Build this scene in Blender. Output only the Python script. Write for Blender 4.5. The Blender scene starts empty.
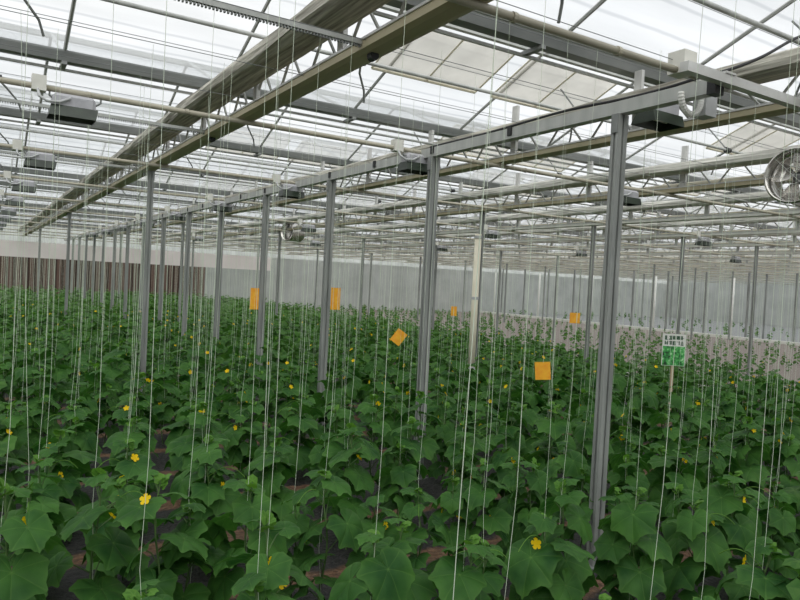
import bpy, math, random
import numpy as np
from mathutils import Vector, Matrix
random.seed(7); RNG = np.random.default_rng(11)
sc = bpy.context.scene
COL = sc.collection
PI = math.pi

# ------------------------------------------------------------------ camera
H = 2.4
YAW, PITCH, ROLL, FPX = math.radians(31.778), math.radians(-1.4975), math.radians(2.950), 684.0
_f = np.array([math.sin(YAW)*math.cos(PITCH), math.cos(YAW)*math.cos(PITCH), math.sin(PITCH)])
_r0 = np.array([math.cos(YAW), -math.sin(YAW), 0.0]); _u0 = np.cross(_r0, _f)
_r = _r0*math.cos(ROLL)+_u0*math.sin(ROLL); _u = -_r0*math.sin(ROLL)+_u0*math.cos(ROLL)
cam = bpy.data.cameras.new('camera'); cam_o = bpy.data.objects.new('camera', cam); COL.objects.link(cam_o)
m = Matrix(((_r[0], _u[0], -_f[0], 0), (_r[1], _u[1], -_f[1], 0), (_r[2], _u[2], -_f[2], H), (0, 0, 0, 1)))
cam_o.matrix_world = m
cam.sensor_width = 36; cam.lens = 36*FPX/800; cam.clip_start = .05; cam.clip_end = 400
sc.camera = cam_o

def proj(p):
    d = np.array(p, float)-np.array([0, 0, H]); c = d @ _f
    if c < .05: return (1e9, 1e9, c)
    return (400+FPX*(d @ _r)/c, 300-FPX*(d @ _u)/c, c)

# ------------------------------------------------------------------ materials
def nmat(name):
    mt = bpy.data.materials.new(name); mt.use_nodes = True
    nt = mt.node_tree; nt.nodes.clear()
    return mt, nt, nt.nodes, nt.links

def node(nt, t, **kw):
    n = nt.nodes.new(t)
    for k, v in kw.items():
        if k.startswith('in_'): n.inputs[k[3:].replace('_', ' ')].default_value = v
        else: setattr(n, k, v)
    return n

def ramp(nt, pts):
    r = nt.nodes.new('ShaderNodeValToRGB'); e = r.color_ramp.elements
    while len(e) < len(pts): e.new(.5)
    for el, (p, c) in zip(e, pts): el.position = p; el.color = (*c, 1)
    return r

def simple(name, c1, c2=None, rough=.5, metal=0., scale=6., stretch=(1, 1, 1), bump=0.):
    mt, nt, N, L = nmat(name)
    out = node(nt, 'ShaderNodeOutputMaterial'); p = node(nt, 'ShaderNodeBsdfPrincipled')
    p.inputs['Roughness'].default_value = rough; p.inputs['Metallic'].default_value = metal
    L.new(p.outputs[0], out.inputs[0])
    if c2 is None: p.inputs['Base Color'].default_value = (*c1, 1)
    else:
        g = node(nt, 'ShaderNodeNewGeometry'); mp = node(nt, 'ShaderNodeMapping')
        mp.inputs['Scale'].default_value = stretch
        L.new(g.outputs['Position'], mp.inputs['Vector'])
        nz = node(nt, 'ShaderNodeTexNoise'); nz.inputs['Scale'].default_value = scale; nz.inputs['Detail'].default_value = 4
        L.new(mp.outputs[0], nz.inputs['Vector'])
        r = ramp(nt, [(.3, c1), (.7, c2)]); L.new(nz.outputs['Fac'], r.inputs[0]); L.new(r.outputs[0], p.inputs['Base Color'])
        if bump:
            b = node(nt, 'ShaderNodeBump'); b.inputs['Strength'].default_value = bump; b.inputs['Distance'].default_value = .02
            L.new(nz.outputs['Fac'], b.inputs['Height']); L.new(b.outputs[0], p.inputs['Normal'])
    return mt

M = {}
M['steel'] = simple('galvanised steel', (.36, .37, .35), (.48, .49, .465), .45, .1, 9, (1, 1, .25))
M['steel_dark'] = simple('weathered grey steel', (.19, .20, .195), (.28, .29, .28), .55, .05, 5, (.3, 1, 1))
M['post'] = simple('galvanised post', (.21, .222, .212), (.36, .372, .355), .45, .1, 12, (1, 1, .1))
M['alu'] = simple('pale aluminium', (.50, .50, .48), (.62, .62, .6), .4, .3, 6)
M['pipe'] = simple('beige pipe', (.34, .315, .24), (.44, .41, .32), .45, .0, 3)
M['pale'] = simple('far truss steel brightened', (.66, .66, .61), (.78, .78, .73), .5, .0, 3)  # pale grey raised further: far trusses' brightness painted into the colour
M['chord'] = simple('olive painted steel', (.37, .325, .20), (.50, .445, .30), .5, .0, 3, (1, .4, 1))
M['cream'] = simple('cream pipe', (.72, .67, .52), (.84, .79, .65), .5, .0, 3)
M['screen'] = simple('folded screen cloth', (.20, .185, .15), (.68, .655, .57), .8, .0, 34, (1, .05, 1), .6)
M['screen_far_bright'] = simple('far folded screen cloth brightened', (.42, .41, .36), (.82, .81, .75), .8, .0, 34, (1, .05, 1), .6)  # lighter copy of the screen cloth, distant brightness put into its colour
M['white'] = simple('white plastic', (.74, .74, .70), (.84, .84, .8), .45, 0, 5)
M['offwhite'] = simple('off white plastic box', (.62, .61, .55), (.70, .69, .63), .5, 0, 8)
M['greybox'] = simple('grey plastic', (.42, .43, .43), (.5, .51, .51), .5, 0, 8)
M['lamp_top'] = simple('cast lamp housing', (.36, .36, .38), (.46, .46, .48), .5, .2, 14)
M['lamp_dark'] = simple('dark green lamp reflector', (.012, .02, .012), (.03, .045, .028), .35, .1, 8)
M['black'] = simple('black rubber', (.012, .012, .013), None, .5)
M['fan'] = simple('stainless fan drum', (.50, .48, .44), (.66, .64, .60), .22, .85, 5)
M['fan_dark'] = simple('fan blade grey', (.16, .16, .16), (.22, .22, .22), .4, .4, 5)
M['string'] = simple('white twine', (.66, .74, .60), None, .7)
M['wire'] = simple('steel wire', (.20, .21, .21), None, .45, .4)
M['wood'] = simple('pale wood stake', (.42, .30, .20), (.52, .40, .28), .7, 0, 20, (1, 1, .1))
M['kerb'] = simple('white kerb', (.66, .66, .61), (.78, .78, .73), .7, 0, 3)
M['trap'] = simple('orange yellow sticky card', (.86, .33, .01), (.92, .48, .02), .45, 0, 14)

def m_leaf(name, dark, light, vein, trans):
    mt, nt, N, L = nmat(name)
    out = node(nt, 'ShaderNodeOutputMaterial')
    g = node(nt, 'ShaderNodeNewGeometry')
    nz = node(nt, 'ShaderNodeTexNoise'); nz.inputs['Scale'].default_value = 4.5; nz.inputs['Detail'].default_value = 3
    L.new(g.outputs['Position'], nz.inputs['Vector'])
    r = ramp(nt, [(.3, dark), (.7, light)]); L.new(nz.outputs['Fac'], r.inputs[0])
    at = node(nt, 'ShaderNodeAttribute'); at.attribute_name = 'vein'
    mx = node(nt, 'ShaderNodeMix'); mx.data_type = 'RGBA'
    pw = node(nt, 'ShaderNodeMath'); pw.operation = 'POWER'; pw.inputs[1].default_value = 2.5
    L.new(at.outputs['Fac'], pw.inputs[0])
    mu = node(nt, 'ShaderNodeMath'); mu.operation = 'MULTIPLY'; mu.inputs[1].default_value = .6
    L.new(pw.outputs[0], mu.inputs[0])
    L.new(mu.outputs[0], mx.inputs['Factor']); L.new(r.outputs[0], mx.inputs['A']); mx.inputs['B'].default_value = (*vein, 1)
    p = node(nt, 'ShaderNodeBsdfPrincipled'); p.inputs['Roughness'].default_value = .55
    try: p.inputs['Specular IOR Level'].default_value = .18
    except Exception: pass
    L.new(mx.outputs['Result'], p.inputs['Base Color'])
    nb = node(nt, 'ShaderNodeTexNoise'); nb.inputs['Scale'].default_value = 55
    L.new(g.outputs['Position'], nb.inputs['Vector'])
    b = node(nt, 'ShaderNodeBump'); b.inputs['Strength'].default_value = .25; b.inputs['Distance'].default_value = .01
    L.new(nb.outputs['Fac'], b.inputs['Height']); L.new(b.outputs[0], p.inputs['Normal'])
    t = node(nt, 'ShaderNodeBsdfTranslucent')
    hs = node(nt, 'ShaderNodeHueSaturation'); hs.inputs['Value'].default_value = 1.5; hs.inputs['Saturation'].default_value = 1.1
    L.new(mx.outputs['Result'], hs.inputs['Color']); L.new(hs.outputs[0], t.inputs[0])
    ms = node(nt, 'ShaderNodeMixShader'); ms.inputs[0].default_value = trans
    L.new(p.outputs[0], ms.inputs[1]); L.new(t.outputs[0], ms.inputs[2]); L.new(ms.outputs[0], out.inputs[0])
    return mt
M['leaf'] = m_leaf('cucumber leaf', (.020, .078, .017), (.068, .182, .034), (.16, .30, .07), .28)
M['tip'] = m_leaf('young cucumber shoot', (.06, .17, .025), (.12, .27, .04), (.18, .34, .07), .3)
M['stem'] = simple('cucumber stem', (.06, .12, .035), (.10, .18, .05), .6, 0, 9)
M['petal'] = m_leaf('yellow petal', (.85, .56, .01), (.92, .68, .02), (.9, .62, .02), .3)

def m_roof():
    mt, nt, N, L = nmat('greenhouse roof film')
    out = node(nt, 'ShaderNodeOutputMaterial'); g = node(nt, 'ShaderNodeNewGeometry')
    mp = node(nt, 'ShaderNodeMapping'); mp.inputs['Scale'].default_value = (.25, 1.6, 1.6)
    L.new(g.outputs['Position'], mp.inputs[0])
    nz = node(nt, 'ShaderNodeTexNoise'); nz.inputs['Scale'].default_value = 1.3; nz.inputs['Detail'].default_value = 5
    L.new(mp.outputs[0], nz.inputs['Vector'])
    wv = node(nt, 'ShaderNodeTexWave'); wv.bands_direction = 'Y'; wv.inputs['Scale'].default_value = 1.0; wv.inputs['Distortion'].default_value = .6
    L.new(g.outputs['Position'], wv.inputs['Vector'])
    r = ramp(nt, [(.25, (.78, .80, .81)), (.65, (.97, .985, 1.0))]); L.new(nz.outputs['Fac'], r.inputs[0])
    r2 = ramp(nt, [(.0, (.80, .81, .82)), (.06, (1, 1, 1))]); L.new(wv.outputs['Fac'], r2.inputs[0])
    mx = node(nt, 'ShaderNodeMix'); mx.data_type = 'RGBA'; mx.blend_type = 'MULTIPLY'; mx.inputs['Factor'].default_value = 1
    L.new(r.outputs[0], mx.inputs['A']); L.new(r2.outputs[0], mx.inputs['B'])
    t = node(nt, 'ShaderNodeBsdfTransparent'); tl = node(nt, 'ShaderNodeBsdfTranslucent')
    L.new(mx.outputs['Result'], t.inputs[0]); L.new(mx.outputs['Result'], tl.inputs[0])
    ms = node(nt, 'ShaderNodeMixShader'); ms.inputs[0].default_value = .35
    L.new(t.outputs[0], ms.inputs[1]); L.new(tl.outputs[0], ms.inputs[2]); L.new(ms.outputs[0], out.inputs[0])
    return mt
M['roof'] = m_roof()

def m_film(name, col, fac):
    mt, nt, N, L = nmat(name)
    out = node(nt, 'ShaderNodeOutputMaterial'); g = node(nt, 'ShaderNodeNewGeometry')
    nz = node(nt, 'ShaderNodeTexNoise'); nz.inputs['Scale'].default_value = 3; nz.inputs['Detail'].default_value = 4
    L.new(g.outputs['Position'], nz.inputs['Vector'])
    r = ramp(nt, [(.3, tuple(c*.85 for c in col)), (.7, col)]); L.new(nz.outputs['Fac'], r.inputs[0])
    t = node(nt, 'ShaderNodeBsdfTransparent'); tl = node(nt, 'ShaderNodeBsdfTranslucent'); d = node(nt, 'ShaderNodeBsdfDiffuse')
    for n in (t, tl, d): L.new(r.outputs[0], n.inputs[0])
    a = node(nt, 'ShaderNodeMixShader'); a.inputs[0].default_value = .5; L.new(tl.outputs[0], a.inputs[1]); L.new(d.outputs[0], a.inputs[2])
    ms = node(nt, 'ShaderNodeMixShader'); ms.inputs[0].default_value = fac
    L.new(t.outputs[0], ms.inputs[1]); L.new(a.outputs[0], ms.inputs[2]); L.new(ms.outputs[0], out.inputs[0])
    return mt
M['mesh'] = m_film('tan insect mesh', (.86, .83, .76), .5)
M['sidefilm'] = m_film('milky side film', (.86, .88, .86), .5)

def m_floor():
    mt, nt, N, L = nmat('black mulch film and soil')
    out = node(nt, 'ShaderNodeOutputMaterial'); p = node(nt, 'ShaderNodeBsdfPrincipled'); L.new(p.outputs[0], out.inputs[0])
    g = node(nt, 'ShaderNodeNewGeometry'); sp = node(nt, 'ShaderNodeSeparateXYZ'); L.new(g.outputs['Position'], sp.inputs[0])
    nz = node(nt, 'ShaderNodeTexNoise'); nz.inputs['Scale'].default_value = 2.2; nz.inputs['Detail'].default_value = 6; L.new(g.outputs['Position'], nz.inputs['Vector'])
    # distance to furrow centre: y = 3.8 + 1.1 k
    a = node(nt, 'ShaderNodeMath'); a.operation = 'MULTIPLY_ADD'; a.inputs[1].default_value = 1/1.1; a.inputs[2].default_value = -3.8/1.1+.5
    L.new(sp.outputs['Y'], a.inputs[0])
    fr = node(nt, 'ShaderNodeMath'); fr.operation = 'FRACT'; L.new(a.outputs[0], fr.inputs[0])
    s = node(nt, 'ShaderNodeMath'); s.operation = 'SUBTRACT'; s.inputs[1].default_value = .5; L.new(fr.outputs[0], s.inputs[0])
    ab = node(nt, 'ShaderNodeMath'); ab.operation = 'ABSOLUTE'; L.new(s.outputs[0], ab.inputs[0])
    ad = node(nt, 'ShaderNodeMath'); ad.operation = 'MULTIPLY_ADD'; ad.inputs[1].default_value = .36; L.new(nz.outputs['Fac'], ad.inputs[0]); L.new(ab.outputs[0], ad.inputs[2])
    mask = ramp(nt, [(.26, (1, 1, 1)), (.31, (0, 0, 0))]); L.new(ad.outputs[0], mask.inputs[0])
    nz2 = node(nt, 'ShaderNodeTexNoise'); nz2.inputs['Scale'].default_value = 22; nz2.inputs['Detail'].default_value = 8; L.new(g.outputs['Position'], nz2.inputs['Vector'])
    soil = ramp(nt, [(.3, (.07, .038, .022)), (.7, (.26, .145, .085))]); L.new(nz2.outputs['Fac'], soil.inputs[0])
    film = ramp(nt, [(.35, (.016, .016, .017)), (.7, (.05, .045, .045))]); L.new(nz2.outputs['Fac'], film.inputs[0])
    mx = node(nt, 'ShaderNodeMix'); mx.data_type = 'RGBA'
    L.new(mask.outputs[0], mx.inputs['Factor']); L.new(film.outputs[0], mx.inputs['A']); L.new(soil.outputs[0], mx.inputs['B'])
    # bare soil block right of the path, grey film beyond the kerb
    so2 = ramp(nt, [(.3, (.13, .10, .085)), (.7, (.30, .25, .215))]); L.new(nz2.outputs['Fac'], so2.inputs[0])
    c1 = node(nt, 'ShaderNodeMath'); c1.operation = 'GREATER_THAN'; c1.inputs[1].default_value = 16.4; L.new(sp.outputs['X'], c1.inputs[0])
    mx2 = node(nt, 'ShaderNodeMix'); mx2.data_type = 'RGBA'; L.new(c1.outputs[0], mx2.inputs['Factor']); L.new(mx.outputs['Result'], mx2.inputs['A']); L.new(so2.outputs[0], mx2.inputs['B'])
    gf = ramp(nt, [(.3, (.20, .21, .21)), (.7, (.29, .30, .30))]); L.new(nz.outputs['Fac'], gf.inputs[0])
    c2 = node(nt, 'ShaderNodeMath'); c2.operation = 'GREATER_THAN'; c2.inputs[1].default_value = 39.1; L.new(sp.outputs['X'], c2.inputs[0])
    mx3 = node(nt, 'ShaderNodeMix'); mx3.data_type = 'RGBA'; L.new(c2.outputs[0], mx3.inputs['Factor']); L.new(mx2.outputs['Result'], mx3.inputs['A']); L.new(gf.outputs[0], mx3.inputs['B'])
    L.new(mx3.outputs['Result'], p.inputs['Base Color'])
    p.inputs['Roughness'].default_value = .5
    b = node(nt, 'ShaderNodeBump'); b.inputs['Strength'].default_value = .7; b.inputs['Distance'].default_value = .05
    L.new(nz2.outputs['Fac'], b.inputs['Height']); L.new(b.outputs[0], p.inputs['Normal'])
    return mt
M['floor'] = m_floor()

def m_pad():
    mt, nt, N, L = nmat('brown cooling pad')
    out = node(nt, 'ShaderNodeOutputMaterial'); p = node(nt, 'ShaderNodeBsdfPrincipled'); L.new(p.outputs[0], out.inputs[0])
    g = node(nt, 'ShaderNodeNewGeometry'); w = node(nt, 'ShaderNodeTexWave'); w.bands_direction = 'X'; w.inputs['Scale'].default_value = .8; w.inputs['Distortion'].default_value = 1.0
    L.new(g.outputs['Position'], w.inputs['Vector'])
    r = ramp(nt, [(.1, (.055, .032, .024)), (.6, (.15, .095, .075))]); L.new(w.outputs['Fac'], r.inputs[0]); L.new(r.outputs[0], p.inputs['Base Color'])
    p.inputs['Roughness'].default_value = .9
    return mt
M['pad'] = m_pad()
M['greywall'] = simple('grey white film wall', (.36, .38, .36), (.46, .48, .46), .7, 0, .8)
M['pinkwall'] = simple('pinkish white panel', (.66, .59, .57), (.76, .70, .68), .7, 0, .6)

def m_poster():
    mt, nt, N, L = nmat('green leaf picture')
    out = node(nt, 'ShaderNodeOutputMaterial'); p = node(nt, 'ShaderNodeBsdfPrincipled'); L.new(p.outputs[0], out.inputs[0])
    t = node(nt, 'ShaderNodeTexCoord'); nz = node(nt, 'ShaderNodeTexNoise'); nz.inputs['Scale'].default_value = 16; nz.inputs['Detail'].default_value = 3
    L.new(t.outputs['Object'], nz.inputs['Vector'])
    r = ramp(nt, [(.38, (.01, .05, .015)), (.46, (.04, .27, .06)), (.58, (.10, .48, .12)), (.70, (.55, .8, .5))]); L.new(nz.outputs['Fac'], r.inputs[0])
    L.new(r.outputs[0], p.inputs['Base Color']); p.inputs['Roughness'].default_value = .4
    return mt
M['poster'] = m_poster()
M['ink'] = simple('dark green ink', (.015, .09, .03), None, .5)

# ------------------------------------------------------------------ mesh helpers
class MB:
    def __init__(s): s.v = []; s.f = []
    def add(s, vs, fs):
        o = len(s.v); s.v += [tuple(v) for v in vs]; s.f += [tuple(i+o for i in f) for f in fs]; return s
    def box(s, x0, x1, y0, y1, z0, z1):
        vs = [(x, y, z) for z in (z0, z1) for y in (y0, y1) for x in (x0, x1)]
        return s.add(vs, [(0, 2, 3, 1), (4, 5, 7, 6), (0, 1, 5, 4), (2, 6, 7, 3), (0, 4, 6, 2), (1, 3, 7, 5)])
    def tube(s, pts, r, n=8, caps=True):
        pts = [Vector(p) for p in pts]; rs = r if isinstance(r, (list, tuple)) else [r]*len(pts)
        o = len(s.v); ref = None
        for i, p in enumerate(pts):
            t = (pts[min(i+1, len(pts)-1)]-pts[max(i-1, 0)])
            t = t.normalized() if t.length > 1e-9 else Vector((0, 0, 1))
            if ref is None: ref = Vector((0, 0, 1)) if abs(t.z) < .9 else Vector((1, 0, 0))
            a = t.cross(ref)
            if a.length < 1e-4: a = t.cross(Vector((0, 1, .3)))
            a.normalize(); b = t.cross(a)
            ref = b*-1 if False else ref
            for k in range(n):
                w = 2*PI*k/n; s.v.append(tuple(p+(a*math.cos(w)+b*math.sin(w))*rs[i]))
        for i in range(len(pts)-1):
            for k in range(n):
                k2 = (k+1) % n; s.f.append((o+i*n+k, o+i*n+k2, o+(i+1)*n+k2, o+(i+1)*n+k))
        if caps:
            s.f.append(tuple(o+k for k in range(n))[::-1]); s.f.append(tuple(o+(len(pts)-1)*n+k for k in range(n)))
        return s
    def extrude(s, prof, p0, p1, axis):
        """closed profile [(a,z)] swept along x or y from p0 to p1; a is the other horizontal axis"""
        n = len(prof); o = len(s.v)
        for t in (p0, p1):
            for a, z in prof: s.v.append((t, a, z) if axis == 'x' else (a, t, z))
        for k in range(n):
            k2 = (k+1) % n; s.f.append((o+k, o+k2, o+n+k2, o+n+k))
        s.f.append(tuple(range(o+n-1, o-1, -1))); s.f.append(tuple(range(o+n, o+2*n)))
        return s
    def mesh(s, name, mat, smooth=False):
        me = bpy.data.meshes.new(name); me.from_pydata(s.v, [], s.f); me.materials.append(mat)
        if smooth: me.polygons.foreach_set('use_smooth', [True]*len(me.polygons))
        me.update(); return me
    def build(s, name, mat, parent=None, loc=(0, 0, 0), rot=(0, 0, 0), smooth=False):
        o = bpy.data.objects.new(name, s.mesh(name, mat, smooth)); COL.objects.link(o)
        o.location = loc; o.rotation_euler = rot
        if parent: o.parent = parent
        return o

def tag(o, label=None, cat=None, group=None, kind=None):
    if label: o['label'] = label
    if cat: o['category'] = cat
    if group: o['group'] = group
    if kind: o['kind'] = kind
    return o
def thing(name, label, cat, loc=(0, 0, 0), rz=0, group=None):
    o = bpy.data.objects.new(name, None); COL.objects.link(o); o.location = loc; o.rotation_euler = (0, 0, rz); o.empty_display_size = .1
    return tag(o, label, cat, group)
def copy_tree(src, loc, rz=0, scale=None, label=None, group=None):
    c = src.copy(); COL.objects.link(c); c.location = loc; c.rotation_euler = (0, 0, rz)
    if scale is not None: c.scale = (scale,)*3
    if label: c['label'] = label
    if group: c['group'] = group
    for ch in KIDS[src.name]:
        d = ch.copy(); COL.objects.link(d); d.parent = c
        for g in KIDS.get(ch.name, []):
            e = g.copy(); COL.objects.link(e); e.parent = d
    return c
KIDS = {}
def kids(o):
    KIDS[o.name] = [c for c in bpy.data.objects if c.parent == o]
    for c in KIDS[o.name]: KIDS[c.name] = [g for g in bpy.data.objects if g.parent == c]

ORD = ['zeroth', 'first', 'second', 'third', 'fourth', 'fifth', 'sixth', 'seventh', 'eighth', 'ninth', 'tenth', 'eleventh', 'twelfth',
       'thirteenth', 'fourteenth', 'fifteenth', 'sixteenth', 'seventeenth', 'eighteenth', 'nineteenth', 'twentieth']
def ordn(i):
    if i <= 20: return ORD[i]
    return ('twenty-', 'thirty-', 'forty-', 'fifty-')[i//10-2]+ORD[i % 10] if i % 10 else {30: 'thirtieth', 40: 'fortieth', 50: 'fiftieth'}[i]

# ------------------------------------------------------------------ setting
X0, X1, Y0, Y1 = -9.0, 66.0, -7.0, 49.5
ZG, RISE, BAY = 4.92, .80, 3.97
GY = [5.17+3.97*k for k in range(-3, 12)]          # gutters across the view
fl = MB().box(X0, X1, Y0, Y1+.4, -.12, 0).build('floor', M['floor']); fl['kind'] = 'structure'

ceil_o = bpy.data.objects.new('ceiling', None); COL.objects.link(ceil_o); ceil_o['kind'] = 'structure'
BX = [.80+1.93*n for n in range(-5, 36)]
for gi, gy in enumerate(GY):
    ym, yn = gy-BAY/2, gy-BAY
    MB().add([(X0, gy, ZG), (X1, gy, ZG), (X1, ym, ZG+RISE), (X0, ym, ZG+RISE)], [(0, 1, 2, 3)]).build('roof_panel', M['roof'], ceil_o)
    MB().add([(X0, yn, ZG), (X1, yn, ZG), (X1, ym, ZG+RISE), (X0, ym, ZG+RISE)], [(3, 2, 1, 0)]).build('roof_panel', M['roof'], ceil_o)
    b = MB()
    for x in [q+(.24 if gi == 3 else 0) for q in BX]:
        for ya in (gy, yn):
            b.tube([(x, ya, ZG-.03), (x, ym, ZG+RISE-.03)], .022, 6)
    b.build('glazing_bar', M['steel'], ceil_o)
    MB().box(X0, X1, ym-.035, ym+.035, ZG+RISE-.09, ZG+RISE-.02).build('ridge_beam', M['steel'], ceil_o)

# far end wall: brown pad below, pinkish panel above, film gable
w = bpy.data.objects.new('wall_far', None); COL.objects.link(w); w['kind'] = 'structure'
MB().box(X0, 19, Y1, Y1+.15, 2.75, 3.75).build('upper_panel', M['pinkwall'], w)
MB().box(19, X1, Y1, Y1+.15, 2.75, 3.75).build('upper_film', M['greywall'], w)
MB().box(X0, 14, Y1, Y1+.12, 0, 2.75).build('lower_panel', M['pad'], w)
MB().box(14, X1, Y1, Y1+.12, 0, 2.75).build('lower_film', M['greywall'], w)
MB().box(X0, X1, Y1, Y1+.04, 3.75, ZG+RISE).build('gable_film', M['sidefilm'], w)
for nm, bx in (('wall_right', (X1, X1+.05, Y0, Y1, 0, ZG+.2)), ('wall_left', (X0-.05, X0, Y0, Y1, 0, ZG+.2)), ('wall_back', (X0, X1, Y0-.05, Y0, 0, ZG+RISE))):
    o = MB().box(*bx).build(nm, M['greywall'] if nm == 'wall_right' else M['sidefilm']); o['kind'] = 'structure'

# ------------------------------------------------------------------ gutters and vent rails
k_seen = 0
BRK = bpy.data.objects.new('bar_bracket', MB().box(-.03, .03, -.08, .22, -.16, -.12).mesh('bar_bracket', M['steel_dark']))
for gy in GY:
    prof = [(gy-.07, ZG-.12), (gy+.07, ZG-.12), (gy+.11, ZG-.02), (gy+.11, ZG), (gy-.11, ZG), (gy-.11, ZG-.02)]
    vis = gy > 4
    if gy < 0: continue
    if vis: k_seen += 1
    lab = 'dark grey roof gutter across the view, %s from the camera' % ordn(k_seen) if vis else 'dark grey roof gutter straight above the camera, nearer than all others'
    g = thing('roof_gutter', lab, 'gutter', (0, 0, 0), 0, 'roof gutters across the greenhouse')
    MB().extrude(prof, X0+.05, X1-.05, 'x').build('channel', M['steel_dark'], g)
    MB().box(X0+.05, X1-.05, gy+.19, gy+.22, ZG-.17, ZG-.14).build('edge_rail', M['alu'], g)
    if vis:
        for x in BX:
            o = BRK.copy(); COL.objects.link(o); o.location = (x, gy, ZG); o.parent = g

# ------------------------------------------------------------------ lattice trusses with folded screens
TX = [2.44+3.55*j for j in range(17)]
TY0, TY1 = -3.2, 49.2
UPR = bpy.data.objects.new('upright', MB().box(-.02, .02, -.05, .05, 0, .72).mesh('upright', M['alu']))
def chord_prof(x, z0, w=.10, h=.07):
    x -= .04
    return [(x+w, z0), (x+w, z0+h), (x+w-.012, z0+h), (x+w-.012, z0+.02), (x+.02, z0+.016), (x-.02, z0+.016), (x-w+.012, z0+.02), (x-w+.012, z0+h), (x-w, z0+h), (x-w, z0), (x-w+.05, z0-.012), (x+w-.05, z0-.012)]
for j, x in enumerate(TX):
    if j == 0: lab = 'big olive lattice truss running back from top centre to far left'
    else: lab = 'lattice roof truss, %s to the right of the big overhead truss' % ordn(j)
    t = thing('lattice_truss', lab, 'truss', (0, 0, 0), 0, 'lattice roof trusses running away from the camera')
    MB().extrude(chord_prof(x, 4.06), TY0, TY1, 'y').build('bottom_chord', M['chord'] if j < 3 else M['pale'], t)
    MB().box(x-.152, x-.14, TY0, TY1, 4.117, 4.135).build('lit_edge_flange', M['alu'], t)  # pale strip paints the light caught along the chord's upper edge
    MB().box(x-.03, x+.03, TY0, TY1, 4.50, 4.55).build('top_chord', M['steel'], t)
    wb = MB(); y = TY0+.3; n = 0
    step = .36
    while y < TY1-step:
        z0, z1 = (4.08, 4.50) if n % 2 == 0 else (4.50, 4.08)
        wb.tube([(x+.01, y, z0), (x+.01, y+step, z1)], .014, 5 if j < 4 else 4, False); y += step; n += 1
    wb.build('web', M['steel'] if j < 3 else M['alu'], t)  # far webs paler, with the bright distance put into their colour
    y = 1.05
    while y < TY1:
        o = UPR.copy(); COL.objects.link(o); o.location = (x, y, 4.08); o.parent = t; y += 1.985
    # screen bundle: ragged folded cloth hung beside the top of the truss
    s = MB(); ny = 90; nseg = 14; rr = random.Random(j)
    ys = np.linspace(TY0, TY1, ny)
    for i, y in enumerate(ys):
        for k in range(nseg):
            a = 2*PI*k/nseg; sx = math.copysign(abs(math.cos(a))**.5, math.cos(a))*.18; sz = math.copysign(abs(math.sin(a))**.5, math.sin(a))*.075
            s.v.append((x-.215+sx*(1+rr.uniform(-.07, .07)), y, 4.405+sz*(1+rr.uniform(-.10, .10))+rr.uniform(-.008, .008)))
    for i in range(ny-1):
        for k in range(nseg):
            k2 = (k+1) % nseg; s.f.append((i*nseg+k, i*nseg+k2, (i+1)*nseg+k2, (i+1)*nseg+k))
    s.f.append(tuple(range(nseg))[::-1]); s.f.append(tuple((ny-1)*nseg+k for k in range(nseg)))
    o = s.build('folded_screen', M['screen'] if j < 2 else M['screen_far_bright'])
    tag(o, ('grey brown folded shade screen along the big overhead truss' if j == 0 else
            'folded shade screen along the %s truss right of the big one' % ordn(j)), 'shade screen', 'folded shade screens under the roof')
    if j >= 1:
        r = .05 if j == 2 else .032
        o = MB().tube([(x+.028+r, TY0, 4.13+r), (x+.028+r, TY1, 4.13+r)], r, 10).build('cream_pipe', M['cream'], smooth=True)
        tag(o, ('thick cream duct pipe along the second truss behind the round fan' if j == 2 else 'cream pipe along the %s truss right of the big overhead one' % ordn(j)), 'pipe', 'cream pipes beside the trusses')

# truss posts (own grid, every third bay)
def make_post(name, label, group, w=.10, d=.08, h=4.0):
    p = thing(name, label, 'post', (0, 0, 0), 0, group)
    c = .018
    prof = [(-w/2, -d/2), (-.012, -d/2), (-.012, -d/2+c), (.012, -d/2+c), (.012, -d/2), (w/2, -d/2), (w/2, -.012), (w/2-c, -.012), (w/2-c, .012), (w/2, .012),
            (w/2, d/2), (.012, d/2), (.012, d/2-c), (-.012, d/2-c), (-.012, d/2), (-w/2, d/2), (-w/2, .012), (-w/2+c, .012), (-w/2+c, -.012), (-w/2, -.012)]
    s = MB(); n = len(prof)
    for z in (0, h):
        for a, b in prof: s.v.append((a, b, z))
    for k in range(n):
        k2 = (k+1) % n; s.f.append((k, k2, n+k2, n+k))
    s.f.append(tuple(range(n))[::-1]); s.f.append(tuple(range(n, 2*n)))
    s.build('shaft', M['post'], p)
    MB().box(-.10, .10, -.09, .09, 0, .012).build('foot_plate', M['steel_dark'], p)
    MB().box(-w/2-.012, -w/2, -.035, .035, h-.16, h).build('top_bracket', M['steel_dark'], p); MB().box(w/2, w/2+.012, -.035, .035, h-.16, h).build('top_bracket', M['steel_dark'], p)
    return p
tp = make_post('truss_post', 'x', 'truss posts', .085, .075, 4.06)
kids(tp); first = True
for jj, x in enumerate(TX[:14]):
    for mth in range(3):
        y = 12.1+12*mth
        if jj == 1 and mth == 0: continue
        lab = ('%s grey post from the camera under the big overhead truss' % ordn(mth+1)) if jj == 0 else \
              'thin grey post under the %s truss right of the big one, %s from the camera' % (ordn(jj), ordn(mth+(0 if jj == 1 else 1)))
        if first: tp.location = (x, y, 0); tp['label'] = lab; first = False
        else: copy_tree(tp, (x, y, 0), 0, None, lab)
# white riser pipe against the second-truss post
r = thing('riser_pipe', 'thick white vertical pipe standing in the plants beyond the tallest posts', 'pipe', (TX[2]-.16, 12.0, 0))
MB().tube([(0, 0, 0), (0, 0, 3.55)], .075, 14).build('pipe', M['cream'], r, smooth=True)
for z in (.55, 2.1, 3.45): MB().tube([(0, 0, z), (0, 0, z+.06)], .088, 14).build('clamp', M['greybox'], r)

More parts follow.
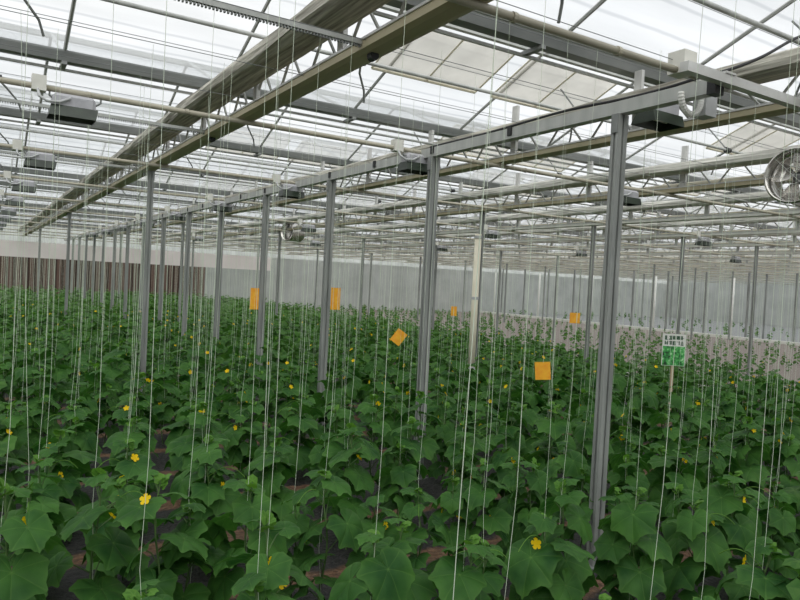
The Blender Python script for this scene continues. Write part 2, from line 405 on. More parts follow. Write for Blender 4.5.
# ------------------------------------------------------------------ row of posts with their beam
AX = 4.69; AY = [4.11+2.84*n for n in range(16)]
pa = make_post('steel_post', 'x', 'grey steel posts in the row under the box beam', .115, .08, 3.94)
kids(pa)
PL = ['nearest grey steel post, rising from the plants right of centre',
      'second grey steel post from the right, just right of centre',
      'third grey steel post of the row, left of centre']
for n, y in enumerate(AY):
    lab = PL[n] if n < 3 else 'grey steel post of the beam row, %s from the camera' % ordn(n+1)
    if n == 0: pa.location = (AX, y, 0); pa['label'] = lab
    else: copy_tree(pa, (AX, y, 0), 0, None, lab)
bm = thing('box_beam', 'grey box beam lying along the tops of the near post row', 'beam')
MB().box(AX-.05, AX+.05, 3.24, 48.5, 3.94, 4.05).build('beam', M['steel'], bm)
MB().box(AX-.055, AX+.055, 3.18, 3.25, 3.93, 4.06).build('end_cap', M['black'], bm)
for n in range(30):
    y = 5.5+1.42*n
    MB().box(AX-.066, AX-.05, y-.03, y+.03, 3.97, 4.06).build('clip', M['black'], bm)
# tube that leaves the beam's end to the right
t = thing('square_tube', 'pale grey square tube running right from the beam end', 'tube')
MB().box(4.20, 14.0, 3.10, 3.17, 3.99, 4.06).build('tube', M['alu'], t)
MB().box(AX-.06, AX+.06, 3.09, 3.235, 4.06, 4.075).build('joint_plate', M['alu'], t)
# black cable
ctrl = [(AX+2.6, 3.22, 5.05), (AX+1.7, 3.22, 4.86), (AX+1.07, 3.21, 4.61), (AX+.59, 3.21, 4.35), (AX+.25, 3.25, 4.19), (AX+.02, 3.38, 4.10), (AX-.02, 3.7, 4.068), (AX-.02, 4.1, 4.07), (AX-.04, 4.7, 4.085), (AX-.04, 5.3, 4.075), (AX-.03, 5.9, 4.065), (AX-.03, 7, 4.065)]
pts = []
for i in range(1, len(ctrl)-2):
    P0, P1, P2, P3 = (Vector(c) for c in ctrl[i-1:i+3])
    for q in range(8):
        u = q/8; pts.append(tuple(.5*(2*P1+(P2-P0)*u+(2*P0-5*P1+4*P2-P3)*u*u+(3*P1-3*P2+P3-P0)*u**3)))
pts = [ctrl[0]]+pts+[ctrl[-2], ctrl[-1]]
tag(MB().tube(pts, .013, 8).build('power_cable', M['black'], smooth=True), 'black cable draped over the beam end and up to the right', 'cable')

# ------------------------------------------------------------------ cross pipes, racks and lamps
PYS = [3.22+BAY*k for k in range(12)]
PZ = 4.025
CPL = bpy.data.objects.new('coupling', MB().tube([(0, 0, 0), (.03, 0, 0)], .032, 10).mesh('coupling', M['pipe']))
STR = MB().tube([(0, 0, -.01), (.12, .25, -.06), (.28, .42, -.20), (.33, .5, -.32)], .014, 6).mesh('strut', M['steel_dark'])
PRP = MB().tube([(0, 0, 0), (-.05, .35, .42)], .012, 6).mesh('prop', M['steel_dark'])
BRG = MB().tube([(-.06, 0, 0), (.06, 0, 0)], .045, 10).mesh('bearing', M['black'])
for k, y in enumerate(PYS):
    p = thing('cross_pipe', 'cream cross pipe carrying grow lamps, %s from the camera' % ordn(k+1), 'pipe', (0, 0, 0), 0, 'cream cross pipes under the trusses')
    x1 = 4.45 if k == 0 else X1-.2
    MB().tube([(X0+.3, y, PZ), (x1, y, PZ)], .026, 10).build('pipe', M['pipe'], p, smooth=True)
    x = -1.0
    while x < min(x1-.1, 20):
        o = CPL.copy(); COL.objects.link(o); o.location = (x, y, PZ); o.parent = p; x += .92
for k in range(6):
    y = 4.42+BAY*k+.04*(k > 0)
    rk = thing('toothed_rack', 'toothed rack bar left of the big truss, %s from the camera' % ordn(k+1), 'rack', (0, 0, 0), 0, 'toothed rack bars ending at the big truss')
    MB().box(-4, 2.46, y-.016, y+.016, 4.075, 4.11).build('bar', M['steel'], rk) if False else MB().box(-4, 2.36, y-.016, y+.016, 4.09, 4.125).build('bar', M['steel'], rk)
    te = MB()
    if k < 4:
        x = -.6
        while x < 2.3: te.box(x, x+.011, y-.012, y+.012, 4.072, 4.09); x += .024
        te.build('teeth', M['steel_dark'], rk)
    MB().tube([(2.40, y-.03, 4.03), (2.40, y+.03, 4.03)], .035, 12).build('drive_pinion', M['black'], rk)
    # thinner push tube beyond the rack
    o = MB().tube([(2.6, y-.55, 4.32), (34, y-.55, 4.32)], .016, 8).build('push_tube', M['steel'])
    tag(o, 'thin grey push tube right of the big truss, %s from the camera' % ordn(k+1), 'tube', 'thin push tubes across the bays')
# mid-bay tubes with hanging struts
for k in range(11):
    y = 3.74 if k == 0 else 7.1+BAY*(k-1); z = 4.93
    p = thing('vent_shaft', 'thin grey vent shaft at mid bay with struts, %s from the camera' % ordn(k+1), 'vent shaft', (0, 0, 0), 0, 'vent shafts at the middle of each bay')
    MB().tube([(X0+.3, y, z), (X1-.3, y, z)], .024, 8).build('shaft', M['steel'], p, smooth=True)
    for x in [.15+3.55*i for i in range(10)]:
        for nm, me_ in (('strut', STR), ('prop', PRP), ('bearing', BRG)):
            o = bpy.data.objects.new(nm, me_); COL.objects.link(o); o.location = (x, y, z); o.parent = p
# vents with tan insect mesh in the far slope next to the ridge
sl = RISE/(BAY/2)
for k, gy in enumerate(GY[4:9]):
    for q in range(8):
        x0 = 4.42+7.32*(q//2)+2.05*(q % 2)+(3.66 if k % 2 else 0)
        if k == 0 and q == 0: lab = 'tan mesh roof vent just right of the big truss top, nearest row'
        else: lab = 'tan mesh roof vent in the %s vent row from the camera, %s from the left' % (ordn(k+1), ordn(q+1))
        v = thing('roof_vent', lab, 'vent', (0, 0, 0), 0, 'tan mesh roof vents by the ridges')
        ta, tb = .98, 1.86
        def P(x, tt, dz=0): return (x, gy-tt, ZG+sl*tt-.06+dz)
        MB().add([P(x0, ta), P(x0+1.75, ta), P(x0+1.75, tb), P(x0, tb)], [(0, 1, 2, 3)]).build('mesh_screen', M['mesh'], v)
        f = MB()
        for i in range(3):
            xx = x0+1.75*i/2; f.tube([P(xx, ta), P(xx, tb)], .014, 6)
        f.tube([P(x0, ta), P(x0+1.75, ta)], .022, 6); f.tube([P(x0, tb), P(x0+1.75, tb)], .018, 6)
        f.build('frame', M['cream'], v)

def make_lamp():
    L = thing('grow_lamp', 'x', 'lamp', (0, 0, 0), 0, 'grow lamps hung under the cross pipes')
    # origin on the pipe axis at the box
    MB().box(-.05, .07, -.055, .055, -.04, .10).build('control_box', M['offwhite'], L)
    h = MB(); x0, x1 = .12, .49; zt, zb = -.035, -.15
    sec = [(-.085, zb), (.085, zb), (.085, zt-.03), (.05, zt), (-.05, zt), (-.085, zt-.03)]
    for x, s in ((x0, .75), (x0+.03, 1), (x1-.03, 1), (x1, .75)):
        for a, z in sec: h.v.append((x, a*s, zb+(z-zb)*s))
    n = len(sec)
    for i in range(3):
        for q in range(n): h.f.append((i*n+q, i*n+(q+1) % n, (i+1)*n+(q+1) % n, (i+1)*n+q))
    h.f.append(tuple(range(n))[::-1]); h.f.append(tuple(3*n+q for q in range(n)))
    h.build('housing', M['lamp_top'], L)
    r = MB(); zb2 = -.255
    a = [(x0-.01, -.09, zb), (x1+.02, -.09, zb), (x1+.02, .09, zb), (x0-.01, .09, zb), (x0-.03, -.13, zb2), (x1-.0, -.13, zb2), (x1-.0, .13, zb2), (x0-.03, .13, zb2)]
    r.add(a, [(0, 1, 5, 4), (1, 2, 6, 5), (2, 3, 7, 6), (3, 0, 4, 7), (3, 2, 1, 0)])
    rf = r.build('reflector', M['lamp_dark'], L)
    MB().tube([(x0+.06, 0, zb2+.06), (x1-.08, 0, zb2+.06)], .02, 8).build('bulb', M['white'], rf)
    for x in (.10, .54): MB().tube([(x, 0, .0), (x, 0, -.06), (x+(.05 if x < .3 else -.05), 0, -.10)], .010, 6).build('hanger', M['steel_dark'], L)
    c = MB(); pts = [(.0, -.05, -.03), (.01, -.09, -.10), (.08, -.11, -.14), (.18, -.11, -.13), (.27, -.10, -.08)]
    c.tube(pts, .013, 8); c.build('conduit', M['greybox'], [o for o in bpy.data.objects if o.parent == L and o.name.startswith('control_box')][0], smooth=True)
    return L
lamp = make_lamp(); kids(lamp); fl_ = True
LXS = [.42+3.87*i for i in range(8)]
for k in range(9):
    cnt = 0
    for i, x in enumerate(LXS):
        if k == 0 and i != 1 or i > 1 and (i+k) % 3: continue
        pr = proj((x+.3, PYS[k], PZ-.15))
        if not (-80 < pr[0] < 880 and -60 < pr[1] < 600) or pr[2] > 34: continue
        cnt += 1
        special = {(1, 0): 'grow lamp with white box and dark green reflector, largest, upper left', (2, 0): 'grey grow lamp directly below the large upper left one',
                   (0, 1): 'dark grow lamp tucked behind the beam end at upper right'}
        lab = special.get((k, i), 'grow lamp on the %s cross pipe, %s lamp from the left' % (ordn(k+1), ordn(cnt)))
        if fl_ and k: lamp.location = (x, PYS[k], PZ); lamp['label'] = lab; fl_ = False
        else: copy_tree(lamp, (x, PYS[k], PZ) if k else (AX+.13, 4.05, 4.16), 0, None, lab)
for cc in [o for o in COL.objects if o.get('label', '').startswith('dark grow lamp tucked')]:
    for ch in [o for o in COL.objects if o.parent == cc and o.name.startswith('control_box')]:
        for g in [o for o in COL.objects if o.parent == ch]: bpy.data.objects.remove(g)
        bpy.data.objects.remove(ch)
o = MB().box(4.22, 4.36, 3.15, 3.29, 4.00, 4.16).build('control_box', M['offwhite'])
tag(o, 'off white control box on the near cross pipe at the beam end', 'control box')
# grey junction box with corrugated hose at the beam end
jb = thing('junction_box', 'grey junction box with pale corrugated hose under the beam end', 'junction box', (AX+.22, 3.45, 3.86))
MB().box(-.07, .07, -.06, .06, -.02, .16).build('box', M['greybox'], jb)
hs = MB(); pts = []; rs = []
for i in range(41):
    w_ = PI*i/40; pts.append((-.33+.13*(1-math.cos(w_))*1.0-.0, -.02, .12-.15*math.sin(w_))); rs.append(.022+.004*(i % 2))
hs.tube(pts, rs, 8).build('hose', M['white'], jb)
MB().box(.07, .10, -.03, .03, .04, .10).build('gland', M['black'], jb)

# ------------------------------------------------------------------ circulation fans
def make_fan(label, loc, rz, R=.30, LEN=.46):
    f = thing('circulation_fan', label, 'fan', loc, rz, 'round circulation fans')
    n = 40; s = MB()
    prof = [(-LEN/2, R), (-LEN/2+.02, R+.015), (-LEN/2+.05, R), (LEN/2-.05, R), (LEN/2-.02, R+.012), (LEN/2, R), (LEN/2, R-.012), (-LEN/2, R-.012)]
    for a in range(n):
        w = 2*PI*a/n
        for x, r in prof: s.v.append((x, r*math.cos(w), r*math.sin(w)))
    q = len(prof)
    for a in range(n):
        for b in range(q): s.f.append((a*q+b, a*q+(b+1) % q, ((a+1) % n)*q+(b+1) % q, ((a+1) % n)*q+b))
    s.build('drum', M['fan'], f, smooth=True)
    g = MB()
    for rr in (.10, .21):
        g.tube([(-LEN/2+.01, rr*math.cos(2*PI*i/28), rr*math.sin(2*PI*i/28)) for i in range(29)], .003, 5)
    for i in range(8):
        w = 2*PI*i/8; g.tube([(-LEN/2+.01, 0, 0), (-LEN/2+.01, R*math.cos(w), R*math.sin(w))], .003, 5)
    g.build('guard', M['steel'], f)
    m_ = MB().tube([(-.06, 0, 0), (-.03, 0, 0), (.12, 0, 0), (.15, 0, 0)], [.05, .075, .075, .05], 16).build('motor', M['fan_dark'], f, smooth=True)
    for i in range(4):
        w = 2*PI*i/4+.3; b = MB(); cols = []
        for rr, wd, tw in ((.06, .05, .6), (.15, .11, .45), (.25, .125, .35), (.275, .09, .3)):
            c = Vector((0, rr*math.cos(w), rr*math.sin(w))); tn = Vector((0, -math.sin(w), math.cos(w)))
            d = tn*math.cos(tw)+Vector((1, 0, 0))*math.sin(tw)
            for sgn in (-1, 1):
                for off in (-.002, .002): cols.append(tuple(c+d*wd*sgn+Vector((off-.08, 0, 0))))
        fs = []
        for r_ in range(3):
            o = r_*4
            fs += [(o, o+2, o+6, o+4), (o+1, o+5, o+7, o+3), (o, o+4, o+5, o+1), (o+2, o+3, o+7, o+6)]
        fs += [(0, 1, 3, 2), (12, 14, 15, 13)]
        b.add(cols, fs); b.build('blade', M['fan'], m_)
    for xx in (-.15, .15):
        for yy in (-.12, .12): MB().tube([(xx, yy*1.6, R*.78), (xx*.6, yy*.3, 4.06-loc[2])], .004, 5).build('hanging_wire', M['wire'], f)
    return f
make_fan('large shiny round fan hanging at the right edge', (8.1, 4.38, 3.85), .12, .31)
make_fan('small round fan hanging between the third and fourth posts', (9.55, 22.9, 3.98), .35, .32, .6)

# ------------------------------------------------------------------ kerbs, sign and traps
tag(MB().box(39.0, 39.35, 10, 49.3, 0, .16).build('long_kerb', M['kerb']), 'long white kerb dividing the planted soil from the grey floor', 'kerb')
kp = MB(); rr = random.Random(4)
kb = thing('path_edging', 'broken white edging strip across the plants at right', 'edging', (0, 0, 0))
y = 5.0
while y < 20:
    l = rr.uniform(.9, 2.2)
    MB().box(16.2+rr.uniform(-.04, .04), 16.36, y, y+l, 0, .10).build('edging_length', M['kerb'], kb); y += l+rr.uniform(.1, .9)
# posts with white risers along the kerb
kp = make_post('kerb_post', 'x', 'posts along the white kerb', .11, .10, 4.06); kids(kp)
rp0 = None
for n in range(11):
    y = 18.4+2.84*n
    lab = 'dark post on the white kerb, %s from the right' % ordn(n+1)
    if n == 0: kp.location = (39.6, y, 0); kp['label'] = lab
    else: copy_tree(kp, (39.6, y, 0), 0, None, lab)
    if n % 2 == 0:
        o = MB().tube([(39.5, y+.9, 0), (39.5, y+.9, 3.7)], .07, 8).build('riser_pipe', M['white'], smooth=True) if rp0 is None else rp0.copy()
        if rp0 is None: rp0 = o
        else: COL.objects.link(o); o.location = (0, 2.84*n, 0)
        tag(o, 'white riser pipe standing on the kerb, %s from the right' % ordn(n//2+1), 'pipe', 'white risers along the kerb')

sg = thing('field_sign', 'white sign with green picture and lettering on a stake among plants', 'sign', (9.93, 7.28, 0), -.62)
MB().box(-.022, .022, -.012, .012, 0, 1.50).build('stake', M['wood'], sg)
MB().box(-.19, .19, -.022, -.012, 1.24, 1.77).build('board', M['white'], sg)
MB().box(-.18, .18, -.0235, -.022, 1.245, 1.565).build('picture', M['poster'], sg)
tx = MB(); rr = random.Random(3)
for row in range(2):
    for c in range(5):
        x = -.155+.064*c; z = 1.665-.088*row
        for sgm in range(5):
            if rr.random() < .5: tx.box(x, x+.054, -.0235, -.022, z+.014*sgm+.004, z+.014*sgm+.012)
            else: xx = x+rr.choice((0, .018, .036)); tx.box(xx, xx+.016, -.0235, -.022, z+.012, z+.076)
tx.build('lettering', M['ink'], sg)

def trap(label, loc, rz, tilt, w, h):
    t = thing('sticky_trap', label, 'sticky trap', loc, rz, 'orange sticky traps hung over the plants')
    s = MB(); n = 7
    for side in (-1, 1):
        for i in range(n):
            for jx in range(3):
                u = (i/(n-1)-.5)*h; v = (jx/2-.5)*w
                s.v.append((v, side*.002+.10*(v*v)/w+.05*math.sin(u*9)*w, u))
    for side in range(2):
        o = side*n*3
        for i in range(n-1):
            for jx in range(2):
                q = (o+i*3+jx, o+i*3+jx+1, o+(i+1)*3+jx+1, o+(i+1)*3+jx); s.f.append(q if side == 0 else q[::-1])
    for i in range(n-1):
        for e in (0, 2): s.f.append((i*3+e, (i+1)*3+e, n*3+(i+1)*3+e, n*3+i*3+e))
    for jx in range(2):
        for i in (0, n-1): s.f.append((i*3+jx, i*3+jx+1, n*3+i*3+jx+1, n*3+i*3+jx))
    c = s.build('card', M['trap'], t, rot=(0, tilt, 0))
    MB().tube([(0, 0, h*.46), (0, 0, 4.06-loc[2])], .002, 4).build('hanging_thread', M['string'], t)
    return t
trap('orange sticky card hanging between the two nearest posts', (6.01, 6.25, 1.39), -.6, -.08, .19, .22)
trap('tilted orange sticky card left of the second nearest post', (4.78, 7.70, 1.67), -.5, .62, .15, .19)
trap('long orange sticky card beside the third post', (5.83, 11.75, 2.02), -.4, 0, .18, .42)
trap('long orange sticky card left of the fourth post', (4.42, 12.3, 1.95), -.4, 0, .16, .40)
trap('small yellow sticky card over the far plants left of nearest post', (9.68, 9.29, 1.89), -.7, 0, .19, .2)
trap('tiny distant orange sticky card beside the white riser pipe', (10.69, 14.54, 1.71), -.7, 0, .15, .25)

# ------------------------------------------------------------------ cucumber plants
def leaf_arrays(detail):
    """unit leaf: petiole joint at the origin, tip at +x, face up +z. returns verts, tris, vein"""
    key = [(0, 1.03), (12, .90), (27, .81), (42, .87), (54, .95), (66, .84), (80, .77), (96, .81), (110, .86), (124, .79), (140, .72), (155, .66), (168, .48), (178, .10)]
    ka = np.array([k[0] for k in key], float); kr = np.array([k[1] for k in key])
    if detail == 2: ang = [0, 3.5, 10, 18, 27, 38, 50.5, 54, 57.5, 66, 80, 95, 106.5, 110, 113.5, 124, 140, 148, 152, 156, 168, 178]; rings = [.14, .4, .7, 1.0]
    elif detail == 1: ang = [0, 27, 54, 82, 110, 150, 178]; rings = [.5, 1.0]
    else: ang = [0, 28, 54, 82, 112, 160]; rings = [1.0]
    veins = (0, 54, 110, 152)
    full = [-a for a in ang[:0:-1]]+ang
    V = [(0, 0, 0)]; vn = [1.0]
    for ri, rr in enumerate(rings):
        for i, a in enumerate(full):
            R = np.interp(abs(a), ka, kr)*rr
            if detail == 2 and rr == 1.0 and abs(a) not in veins: R *= 1+.032*(1 if i % 2 else -1)
            th = math.radians(a); x, y = R*math.cos(th), R*math.sin(th)
            isv = min(abs(abs(a)-v) for v in veins) < .1
            d = min(abs(abs(a)-v) for v in veins)
            z = -.26*R*R+.16*abs(y)-.10*y*y + (.075*R*min(d, 14)/14 if detail == 2 else 0)
            V.append((x, y, z)); vn.append((1.0 if isv else 0.0)*(1-.45*rr) if rr < 1 else .62 if not isv else .7)
    n = len(full); F = []
    for i in range(n-1): F.append((0, 1+i, 2+i))
    for r in range(len(rings)-1):
        o = 1+r*n
        for i in range(n-1):
            F += [(o+i, o+n+i, o+n+i+1), (o+i, o+n+i+1, o+i+1)]
    V = np.array(V); V[1:, 0] += 0
    return V, np.array(F, int), np.array(vn)
LEAF = {d: leaf_arrays(d) for d in (0, 1, 2)}

def tri_tube(pts, r, n):
    b = MB().tube(pts, r, n, False)
    F = []
    for q in b.f: F += [(q[0], q[1], q[2]), (q[0], q[2], q[3])]
    return np.array(b.v), np.array(F, int)
def merge(parts):
    V, F, A, o = [], [], [], 0
    for v, f, a in parts: V.append(v); F.append(f+o); A.append(a); o += len(v)
    return np.concatenate(V), np.concatenate(F), np.concatenate(A)
def tri_mesh(name, V, F, A, mats, midx=None):
    me = bpy.data.meshes.new(name)
    me.vertices.add(len(V)); me.vertices.foreach_set('co', np.asarray(V, np.float32).ravel())
    me.loops.add(F.size); me.loops.foreach_set('vertex_index', F.astype(np.int32).ravel())
    me.polygons.add(len(F)); me.polygons.foreach_set('loop_start', np.arange(0, F.size, 3, dtype=np.int32)); me.polygons.foreach_set('loop_total', np.full(len(F), 3, np.int32))
    me.polygons.foreach_set('use_smooth', np.ones(len(F), bool))
    if midx is not None: me.polygons.foreach_set('material_index', midx.astype(np.int32))
    at = me.attributes.new('vein', 'FLOAT', 'POINT'); at.data.foreach_set('value', np.asarray(A, np.float32))
    for mt in mats: me.materials.append(mt)
    me.update(calc_edges=True); me.validate(); return me

def orient(V, rng, origin, az, down, roll, s):
    ex = np.array([math.cos(az)*math.cos(down), math.sin(az)*math.cos(down), -math.sin(down)])
    ey = np.array([-math.sin(az), math.cos(az), 0.0]); ez = np.cross(ex, ey)
    c, sn = math.cos(roll), math.sin(roll); ey, ez = ey*c+ez*sn, ez*c-ey*sn
    return origin+s*(V[:, :1]*ex+V[:, 1:2]*ey+V[:, 2:3]*ez)

def flower_arrays(rng, origin, az, up, s):
    parts = []
    for p in range(5):
        w = 2*PI*p/5
        pts = np.array([(0, 0, 0), (.45, -.33, .08), (.45, .33, .08), (.85, -.38, .20), (.85, .38, .20), (1.05, 0, .20), (.6, 0, .04)])
        c, sn = math.cos(w), math.sin(w); R = np.array([[c, -sn, 0], [sn, c, 0], [0, 0, 1]])
        parts.append((pts @ R.T, np.array([(0, 6, 1), (0, 2, 6), (1, 6, 3), (2, 4, 6), (6, 5, 3), (6, 4, 5)], int), np.zeros(7)))
    V, F, A = merge(parts)
    ez = np.array([math.cos(az)*math.cos(up), math.sin(az)*math.cos(up), math.sin(up)])
    ex = np.cross(ez, (0, 0, 1.0)); ex /= np.linalg.norm(ex); ey = np.cross(ez, ex)
    return origin+s*(V[:, :1]*ex+V[:, 1:2]*ey+V[:, 2:3]*ez), F, A

def gen_plant(seed, detail, h=None, nfl=1):
    """returns dict part -> arrays, plant standing at the origin"""
    r = random.Random(seed); h = h or r.uniform(.80, 1.10)
    nn = 11 if detail == 2 else (11 if detail == 1 else 9)
    stem_pts = []
    for i in range(10):
        q = i/9; stem_pts.append((.02*math.sin(q*9+seed)*(1-.3*q), .02*math.cos(q*8+seed), h*q*.97))
    sv, sf = tri_tube(stem_pts, [.009-.004*i/9 for i in range(10)], 5 if detail == 2 else 3)
    stem = [(sv, sf, np.zeros(len(sv)))]
    def at(q):
        f_ = q*9; i = min(int(f_), 8); a, b = np.array(stem_pts[i]), np.array(stem_pts[i+1]); return a+(b-a)*(f_-i)
    leaves, tips, flowers, tend = [], [], [], []
    LV, LF, LA = LEAF[detail]; az = r.uniform(0, 6.28)
    for i in range(nn):
        q = .14+.80*i/(nn-1); az += 2.4+r.uniform(-.35, .35); p = at(q)
        young = max(0, (q-.72)/.28)
        s = (.186 if detail else .19)*(1-.62*young)*r.uniform(.72, 1.18)*(.75+.25*min(1, q/.35))
        pl = (.17 if q > .3 else .12)*(1-.5*young)*r.uniform(.75, 1.2); el = r.uniform(.35, .9)+.3*young
        tip = p+pl*np.array([math.cos(az)*math.cos(el), math.sin(az)*math.cos(el), math.sin(el)])
        if tip[2] < .12: tip[2] = .12
        if detail:
            mid = (p+tip)/2+np.array([0, 0, .025])
            v, f = tri_tube([tuple(p), tuple(mid), tuple(tip)], [.0045, .004, .003], 4 if detail == 2 else 3); stem.append((v, f, np.zeros(len(v))))
        dn = r.uniform(.15, .95) if q < .8 else r.uniform(-.2, .5)
        v = LV.copy()
        v[:, 2] += r.uniform(-.06, .10)*v[:, 1]+r.uniform(-.12, .1)*v[:, 0]**2+.03*np.sin(v[:, 0]*5+r.uniform(0, 6))
        v[:, 1] *= r.uniform(.9, 1.1)
        leaves.append((orient(v, r, tip, az+r.uniform(-.3, .3), dn, r.uniform(-.4, .4), s), LF, LA))
    top = at(1.0)
    tv, tf, ta = LEAF[1] if detail else LEAF[0]
    for i in range(5 if detail == 2 else 3):
        a = r.uniform(0, 6.28); tips.append((orient(tv.copy(), r, top+np.array([.015*math.cos(a), .015*math.sin(a), -.02+.012*i]), a, r.uniform(-1.2, -.2), r.uniform(-.6, .6), r.uniform(.025, .05)), tf, ta))
    for i in range(nfl):
        q = r.uniform(.45, .92); a = r.uniform(0, 6.28); o = at(q)+np.array([.10*math.cos(a), .10*math.sin(a), .05])
        flowers.append(flower_arrays(r, o, a, r.uniform(-.1, .8), .034))
        v, f = tri_tube([tuple(at(q)), tuple(o)], [.003, .006], 4); stem.append((v, f, np.zeros(len(v))))
    if detail == 2 and seed % 2 == 0:
        a = r.uniform(0, 6.28); b = at(.85); pts = []
        for i in range(12):
            u = i/11; pts.append((b[0]+math.cos(a)*.26*u, b[1]+math.sin(a)*.26*u, b[2]+.10*math.sin(u*2.6)-.04*u))
        v, f = tri_tube(pts, .0028, 4); tend.append((v, f, np.ones(len(v))))
    return dict(stem=stem, foliage=leaves, growing_tip=tips, flowers=flowers, tendril=tend)

PART_MAT = dict(stem='stem', foliage='leaf', growing_tip='tip', tendril='tip')
NFL = [1, 0, 1, 2, 0, 1, 0, 2, 1, 0, 1, 0]
PROTO = []
for s in range(12):
    d = gen_plant(100+s, 2, None, NFL[s]); root = thing('cucumber_plant', 'x', 'plant')
    for nm in ('stem', 'foliage', 'growing_tip', 'tendril'):
        if d[nm]:
            o = bpy.data.objects.new(nm, tri_mesh(nm, *merge(d[nm]), [M[PART_MAT[nm]]])); COL.objects.link(o); o.parent = root
    for fl1 in d['flowers']:
        o = bpy.data.objects.new('flower', tri_mesh('flower', *fl1, [M['petal']])); COL.objects.link(o); o.parent = root; o['label'] = 'yellow cucumber flower'
    kids(root); PROTO.append([root, False])

posts_xy = [(AX, y) for y in AY]+[(x, 12.1+12*m_) for x in TX for m_ in range(3)]+[(TX[2]-.16, 12.0), (9.93, 7.28)]
pos = []     # x, y, row, scale, block
row = 0
y = 4.35-2*1.1
while y < 48.3:
    for side in (0, 1):
        x = -4.0+RNG.uniform(0, .3)
        while x < 15.9:
            px, py = x+RNG.uniform(-.06, .06), y+(-.11 if side == 0 else .11)+RNG.uniform(-.07, .07)
            if all(abs(px-a)+abs(py-b) > .16 for a, b in posts_xy):
                pos.append((px, py, row, RNG.uniform(.84, 1.12)*(1-.15*max(0, min(1, (px-10)/5))), 0))
            x += RNG.uniform(.54, .78)
    row += 1; y += 1.1
y = 5.0; 
while y < 48.3:
    x = 16.9
    while x < 38.5:
        if RNG.random() < .6: pos.append((x, y+RNG.uniform(-.12, .12), -1, RNG.uniform(.75, 1.1)*(.72-.42*(x-17)/21), 1))
        x += RNG.uniform(.5, .8)
    x = 40.5
    while x < 58:
        if RNG.random() < .3: pos.append((x, y+RNG.uniform(-.12, .12), -1, RNG.uniform(.4, .6), 1))
        x += RNG.uniform(1.2, 1.8)
    y += 1.3
cand, rest = [], []
for p in pos:
    a = proj((p[0], p[1], 1.1*p[3])); b = proj((p[0], p[1], .4))
    if a[2] < 1.2: continue
    if not (-300 < a[0] < 1100) or a[1] > 680: 
        continue
    inn = 4 < a[0] < 796 and a[1] < 585
    (cand if inn and p[4] == 0 else rest).append((a[2], a[0], p))
cand.sort(key=lambda c: c[0])
indiv, far = cand[:300], cand[300:]
rest += far
rows = {}
for d, sx, p in indiv: rows.setdefault(p[2], []).append((sx, p))
plants_lab = []
vis_rows = sorted(rows)
rr = random.Random(21)
strings = []
for rn, rk in enumerate(vis_rows):
    L_ = sorted(rows[rk], key=lambda t: t[0])
    for ci, (sx, p) in enumerate(L_):
        v = rr.randrange(12)
        fl_txt = ('', ' with one yellow flower', ' with two yellow flowers')[NFL[v]]
        if rn == 0: where = 'nearest row, %s from the left' % ordn(ci+1)
        else: where = '%s row from the front, %s from the left' % (ordn(rn+1), ordn(ci+1))
        lab = 'leafy cucumber plant%s, %s' % (fl_txt, where)
        root, used = PROTO[v]; grp = 'cucumber plants in rows'
        loc, rz, s_ = (p[0], p[1], 0), rr.uniform(0, 6.28), p[3]
        if not used:
            root.location = loc; root.rotation_euler = (0, 0, rz); root.scale = (s_,)*3; root['label'] = lab; root['group'] = grp; PROTO[v][1] = True
        else: copy_tree(root, loc, rz, s_, lab, grp)
        strings.append((p, 'white twine climbing from the plant in the %s, %s from left' % ('nearest row' if rn == 0 else ordn(rn+1)+' row', ordn(ci+1))))
for root, used in PROTO:
    if not used:
        for c in KIDS[root.name]: bpy.data.objects.remove(c)
        bpy.data.objects.remove(root)

# the mass of plants further off: one object
FAR = {}
for det in (0, 1):
    FAR[det] = []
    for s in range(6):
        d = gen_plant(300+s+10*det, det, None, 1 if s in (1, 4) else 0); allp = []; mi = []
        for nm, k in (('stem', 0), ('foliage', 1), ('growing_tip', 2), ('flowers', 3)):
            for prt in d[nm]: allp.append(prt); mi.append(np.full(len(prt[1]), k))
        V, F, A = merge(allp); FAR[det].append((V, F, A, np.concatenate(mi)))
VV, FF, AA, MM, off = [], [], [], [], 0
for d, sx, p in rest:
    V, F, A, mi = FAR[1 if d < 24 else 0][rr.randrange(6)]
    a = rr.uniform(0, 6.28); c, s = math.cos(a)*p[3], math.sin(a)*p[3]
    W = np.stack([V[:, 0]*c-V[:, 1]*s+p[0], V[:, 0]*s+V[:, 1]*c+p[1], V[:, 2]*p[3]], 1)
    VV.append(W); FF.append(F+off); AA.append(A); MM.append(mi); off += len(V)
me = tri_mesh('distant_cucumber_crop', np.concatenate(VV), np.concatenate(FF), np.concatenate(AA), [M['stem'], M['leaf'], M['tip'], M['petal']], np.concatenate(MM))
o = bpy.data.objects.new('distant_cucumber_crop', me); COL.objects.link(o)
tag(o, 'dense mass of distant cucumber plants filling the greenhouse behind the near rows', 'crop', None, 'stuff')

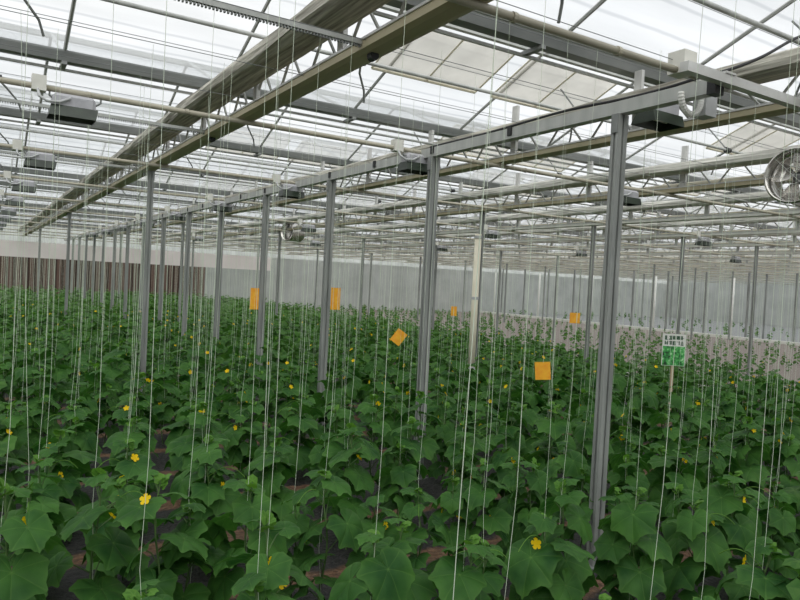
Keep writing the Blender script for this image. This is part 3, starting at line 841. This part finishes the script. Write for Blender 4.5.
# strings
ZS = 4.10
def string_pts(p, q):
    r_ = random.Random(q); lx, ly = r_.uniform(-.05, .05), r_.uniform(-.05, .05)
    if r_.random() < .12: lx *= 4
    return [(p[0], p[1], .12), (p[0]+.03*math.sin(q), p[1]+.02, .5), (p[0]-.02, p[1]+.02*math.cos(q), .95), (p[0]+lx*.3, p[1]+ly*.3, 1.5), (p[0]+lx, p[1]+ly, ZS)]
for q, (p, lab) in enumerate(strings):
    if q % 5 == 1: continue
    o = MB().tube(string_pts(p, q), .0014, 4, False).build('support_string', M['string'], smooth=True)
    tag(o, lab, 'string', 'white strings holding up the plants')
sm = MB()
for q, (d, sx, p) in enumerate(rest):
    if q % 3 != 0: continue
    pts = string_pts(p, q+1000); sm.tube([pts[0], pts[3], pts[4]], .0020 if d < 25 else .0026, 3, False)
o = sm.build('distant_strings', M['string']); tag(o, 'hazy mass of white strings over the distant plants', 'strings', None, 'stuff')

# crop wires the strings hang from
for k in range(41):
    y = 2.15+1.1*k
    o = MB().tube([(-6, y, ZS+.006), (16, y, ZS+.006)], .003, 4).build('crop_wire', M['wire'])
    tag(o, 'thin overhead crop wire holding strings, %s from the camera' % ordn(k+1), 'wire', 'overhead crop wires')

for k in range(16):
    y = 3.6+1.32*k
    o = MB().tube([(-6, y, 4.80), (30, y, 4.80)], .0035, 4).build('screen_wire', M['wire'])
    tag(o, 'thin dark wire strung under the roof panels, %s from the camera' % ordn(k+1), 'wire', 'screen wires under the roof')
# ------------------------------------------------------------------ light
sun = bpy.data.lights.new('soft_sun', 'SUN'); sun.energy = 2.0; sun.angle = math.radians(70); sun.color = (1, .985, .95)
so = bpy.data.objects.new('soft_sun', sun); COL.objects.link(so)
so.rotation_euler = Vector((.30, .55, -.78)).to_track_quat('-Z', 'Y').to_euler()

wd = bpy.data.worlds.new('overcast sky'); sc.world = wd; wd.use_nodes = True
nt = wd.node_tree; nt.nodes.clear(); L = nt.links
out = node(nt, 'ShaderNodeOutputWorld'); bg = node(nt, 'ShaderNodeBackground'); L.new(bg.outputs[0], out.inputs[0])
tc = node(nt, 'ShaderNodeTexCoord'); mp = node(nt, 'ShaderNodeMapping'); mp.inputs['Scale'].default_value = (1, 1, 2)
L.new(tc.outputs['Generated'], mp.inputs[0])
nz = node(nt, 'ShaderNodeTexNoise'); nz.inputs['Scale'].default_value = 2.5; nz.inputs['Detail'].default_value = 4; L.new(mp.outputs[0], nz.inputs['Vector'])
cr = ramp(nt, [(.3, (.86, .88, .90)), (.7, (1.0, .995, .985))]); L.new(nz.outputs['Fac'], cr.inputs[0])
L.new(cr.outputs[0], bg.inputs[0]); bg.inputs[1].default_value = .80

sc.view_settings.view_transform = 'Standard'; sc.view_settings.look = 'None'; sc.view_settings.gamma = 1
sc.view_settings.use_curve_mapping = False; sc.view_settings.exposure = 0.32
sc.cycles.max_bounces = 6; sc.cycles.diffuse_bounces = 3; sc.cycles.glossy_bounces = 2; sc.cycles.transmission_bounces = 4; sc.cycles.transparent_max_bounces = 10
